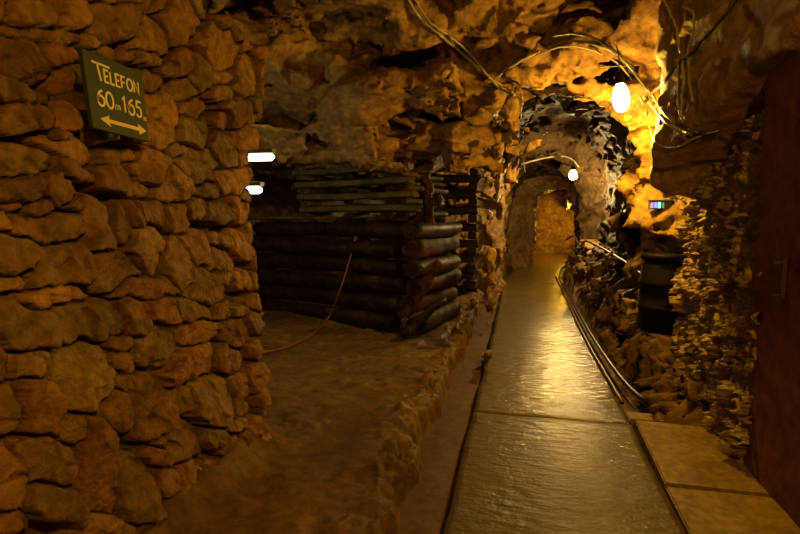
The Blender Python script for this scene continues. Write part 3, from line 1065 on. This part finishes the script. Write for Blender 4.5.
o = sheet('arrow', [[ar[0][0], ar[0][1], ar[0][2], ar[0][8], ar[0][9]], [ar[0][2], ar[0][3], ar[0][7], ar[0][8]], [ar[0][3], ar[0][4], ar[0][5], ar[0][6], ar[0][7]]], M_PAINT2)
o['label'] = 'double headed yellow arrow'
tag(sg, 'dark green board painted TELEFON 60 m 165 m above an arrow, on stone wall', 'sign')

# ------------------------------------------------------------------ overhead cables
def cable(pts, r, mat, label, off=.05, wob=.004, name='cable'):
    P_ = []
    for q in pts:
        if len(q) == 3:
            p, k = at_d(*q), on_rock(q[0], q[1], off, 1.5)
            P_.append(p if (p - EYE).length < (k - EYE).length else k)
        else:
            P_.append(on_rock(q[0], q[1], off))
    return tag(tube(name, P_, r, mat, wob=wob, sub=7), label, 'cable', 'cables slung under the roof')


cable([(404, -12), (412, 6), (424, 22), (441, 36), (458, 50), (474, 64), (488, 76), (500, 88), (514, 95)], .013, M_CABLE, 'thick grey cable crossing the roof from the top edge to the rock lip, upper strand', .07)
cable([(409, -12), (420, 8), (432, 24), (452, 38), (466, 50), (480, 66), (490, 78), (503, 86), (512, 92)], .009, M_CABLE, 'thin pale cable beside the thick one crossing the roof to the rock lip', .09)
cable([(450, 36), (456, 48), (470, 60), (484, 74), (494, 84)], .007, M_CABLE, 'short thin wire hanging just below the two roof cables', .08)
D5 = 5.15
cable([(494, 79, 5.3), (512, 66, D5), (530, 56, D5), (552, 46, D5), (575, 41, D5), (598, 46, D5), (618, 55, D5), (634, 72, D5), (650, 92, 5.1), (664, 112, 5.0), (680, 128, 4.9), (688, 134, 4.9)], .012, M_CABLE,
      'thick grey cable arching over the near lamp and down to the right wall')
cable([(497, 76, 5.35), (520, 63, 5.2), (545, 52, 5.2), (570, 46, 5.2), (594, 51, 5.2), (616, 62, 5.2), (632, 80, 5.2), (646, 98, 5.15), (662, 118, 5.05), (680, 133, 4.95)], .009, M_CABLE,
      'thinner grey cable arching just below the thick one over the near lamp')
cable([(552, 36, 5.0), (572, 34, 5.0), (592, 38, 5.0), (612, 50, 5.0), (630, 68, 5.0), (645, 88, 5.0), (657, 108, 4.95), (675, 122, 4.9), (700, 133, 4.7), (720, 130, 4.5)], .014, M_CABLE_D,
      'black cable arching highest over the near lamp')
cable([(742, -8, 4.2), (725, 15, 4.35), (705, 38, 4.5), (690, 55, 4.6), (678, 64, 4.65), (664, 82, 4.7), (652, 93, 4.75), (644, 103, 4.8), (640, 97, 4.8)], .012, M_CABLE_D,
      'black cable dropping diagonally from the top right to a hooked end by the lamp')
cable([(645, 112, 5.0), (650, 128, 4.95), (653, 139, 4.9), (664, 147, 4.85), (678, 147, 4.8), (692, 140, 4.75), (704, 134, 4.7)], .008, M_CABLE,
      'thin cable drooping in a loop below the cable bundle')
for k, (pts, lab) in enumerate((
        ([(678, 58, 4.7), (679, 80, 4.7), (678, 104, 4.7), (684, 128, 4.7)], 'wire hanging straight down from the bundle hook, leftmost of three'),
        ([(682, 55, 4.68), (684, 78, 4.68), (682, 98, 4.68), (681, 118, 4.68)], 'wire hanging from the bundle hook, middle of three'),
        ([(688, 56, 4.65), (689, 74, 4.65), (690, 88, 4.65), (693, 102, 4.65)], 'shorter wire hanging from the bundle hook, rightmost of three'),
        ([(664, 0, 4.4), (670, 12, 4.5), (677, 30, 4.6), (680, 52, 4.68)], 'thin wire coming down from the roof to the bundle hook, left of two'),
        ([(682, 6, 4.4), (692, 12, 4.5), (694, 28, 4.55), (690, 44, 4.6), (686, 56, 4.66)], 'bent wire coming down from the roof to the bundle hook, right of two'),
        ([(600, 67, 5.4), (630, 66, 5.2), (655, 63, 4.9), (676, 60, 4.7)], 'faint thin wire strung level from the lamp to the bundle hook'))):
    cable(pts, (.009, .008, .008, .006, .007, .004)[k], M_CABLE, lab, name='wire')
cable([(520, 88), (523, 100), (521, 118), (524, 138), (524, 158, 6.2), (525, 172, 6.2)], .006, M_CABLE, 'thin wire hanging down the left haunch of the tunnel arch', .04, name='wire')
cable([(522, 164, 10.9), (536, 160, 10.9), (550, 157, 10.9), (563, 156, 10.9), (573, 160, 10.9), (579, 167, 10.9)], .018, M_CABLE, 'cable following the top of the far arch to the far lamp')
hk = at_d(681, 59, 4.72)
ho = tube('cable_hook', [hk + Vector((.22, .12, .10)), hk + Vector((.08, .03, .03)), hk + Vector((-.03, -.03, -.02)), hk + Vector((-.06, -.03, .04))], .009, M_STEEL)
tag(ho, 'iron hook in the rock holding the bundle of hanging wires', 'hook')

# ------------------------------------------------------------------ lamps
def lamp(name, p, r, hgt, mat, label, power, tilt=(0, 0), size=.06, col=(1, .555, .035)):
    e = bpy.data.objects.new(name, None); COL.objects.link(e)
    e.location = p; e.rotation_euler = (tilt[0], tilt[1], 0)
    lathe('bulb', [(r * .45, hgt * .5), (r * .8, hgt * .34), (r, hgt * .05), (r * .98, -hgt * .2), (r * .7, -hgt * .42), (r * .2, -hgt * .5)][::-1], mat, e, 20)
    lathe('socket', [(r * .55, hgt * .5), (r * .6, hgt * .56), (r * .55, hgt * .85), (r * .25, hgt * .95)], M_BARREL, e, 16)
    tube_ = tube('cord', [(0, 0, hgt * .94), (.01, 0, hgt * 1.4), (0, .01, hgt * 1.9)], .006, M_CABLE_D)
    tube_.parent = e
    tag(e, label, 'lamp', 'lamps hung along the tunnel')
    ld = bpy.data.lights.new(name + '_light', 'POINT'); ld.energy = power; ld.color = col; ld.shadow_soft_size = size
    lo = bpy.data.objects.new(name + '_light', ld); COL.objects.link(lo); lo.location = (0, 0, -hgt * .5 - size - .02); lo.parent = e
    return e


lamp('tunnel_lamp', at_d(621, 98, 4.7), .07, .24, M_BULB, 'large glowing bulb hanging by the orange rock pillar, nearer of the two', 160, (0, -.12))
lamp('tunnel_lamp', at_d(573, 175, 9.8), .075, .17, M_BULB2, 'small glaring bulb hanging at the far arch, farther of the two', 260, col=(1, .67, .22))
for loc, pw in (((1.7, 18.6, 1.6), 160), ((1.1, -.5, 2.95), 225)):
    ld = bpy.data.lights.new('mine_lamp', 'POINT'); ld.energy = pw; ld.color = (1, .555, .035); ld.shadow_soft_size = .08
    lo = bpy.data.objects.new('mine_lamp', ld); COL.objects.link(lo); lo.location = loc

# tube lamps in the side chamber, behind the end of the stone wall
for (px, py, d, ln, lab) in ((274, 157, 5.0, .75, 'white tube lamp glowing above, behind the end of the stone wall'),
                             (262, 190, 4.9, .55, 'white tube lamp glowing lower, behind the end of the stone wall')):
    p = at_d(px, py, d)
    e = empty('tube_lamp', (p.x, p.y, p.z), 0)
    lathe('tube', [(.02, -ln), (.034, -ln + .01), (.034, -.03), (.012, 0)], M_TUBE, e, 16, Matrix.Rotation(PI / 2, 4, 'Y') @ Matrix.Identity(4))
    box('housing', (-ln, -.03, .035), (0, .05, .075), M_GREYBOX, e, .004)
    tag(e, lab, 'lamp', 'tube lamps in the side chamber')
ld = bpy.data.lights.new('chamber_light', 'POINT'); ld.energy = 12; ld.color = (1, .92, .32); ld.shadow_soft_size = .08
lo = bpy.data.objects.new('chamber_light', ld); COL.objects.link(lo); lo.location = at_d(262, 172, 5.3) + Vector((-.25, 0, .1))

# ------------------------------------------------------------------ control box with indicator lights
cp = on_rock(660, 205, .06, 1.5)
cb = empty('control_box', cp, YAW - .2)
box('casing', (-.13, -.04, -.05), (.13, .06, .05), M_GREYBOX, cb, .006)
box('hood', (-.14, -.075, .05), (.14, .06, .062), M_GREYBOX, cb, .003)
for k, (x, c) in enumerate(((-.105, (.55, .30, .75)), (-.062, (.25, .35, 1)), (-.018, (.25, .9, 1)), (.028, (.10, .5, .15)))):
    w = .016 if k != 3 else .009
    o = box('indicator_light', (x - w, -.048, -.035), (x + w, -.038, .032), plain('lit_indicator_%s' % 'violet blue cyan green'.split()[k], c, .3, 0, (1.2, 1.6, 2.2, .8)[k], c), cb, .002)
    o['label'] = ('violet', 'blue', 'cyan', 'green')[k] + ' indicator light'
cb.scale = (.72, .72, .78)
tag(cb, 'small grey control box with violet, blue, cyan and green lights on the rock pillar', 'control box')

# bracket on the rendered wall
q = at_x(783, 280, 1.37)
bk = empty('wall_bracket', q)
box('plate', (-.012, -.018, -.10), (.01, .018, .12), M_STEEL, bk, .003)
box('arm', (-.05, -.008, .085), (-.01, .008, .10), M_STEEL, bk, .003)
box('arm', (-.05, -.008, -.09), (-.01, .008, -.075), M_STEEL, bk, .003)
tag(bk, 'small dark iron bracket on the smooth right wall', 'bracket')

# ------------------------------------------------------------------ world and view
w = bpy.data.worlds.new('world'); SC.world = w
w.use_nodes = True
w.node_tree.nodes['Background'].inputs[0].default_value = (0, 0, 0, 1)
w.node_tree.nodes['Background'].inputs[1].default_value = 0
SC.view_settings.view_transform = 'Standard'
SC.view_settings.look = 'None'
SC.view_settings.gamma = 1
SC.view_settings.exposure = 0
SC.view_settings.use_curve_mapping = False
SC.cycles.use_denoising = True
SC.cycles.max_bounces = 6
SC.cycles.sample_clamp_indirect = 4
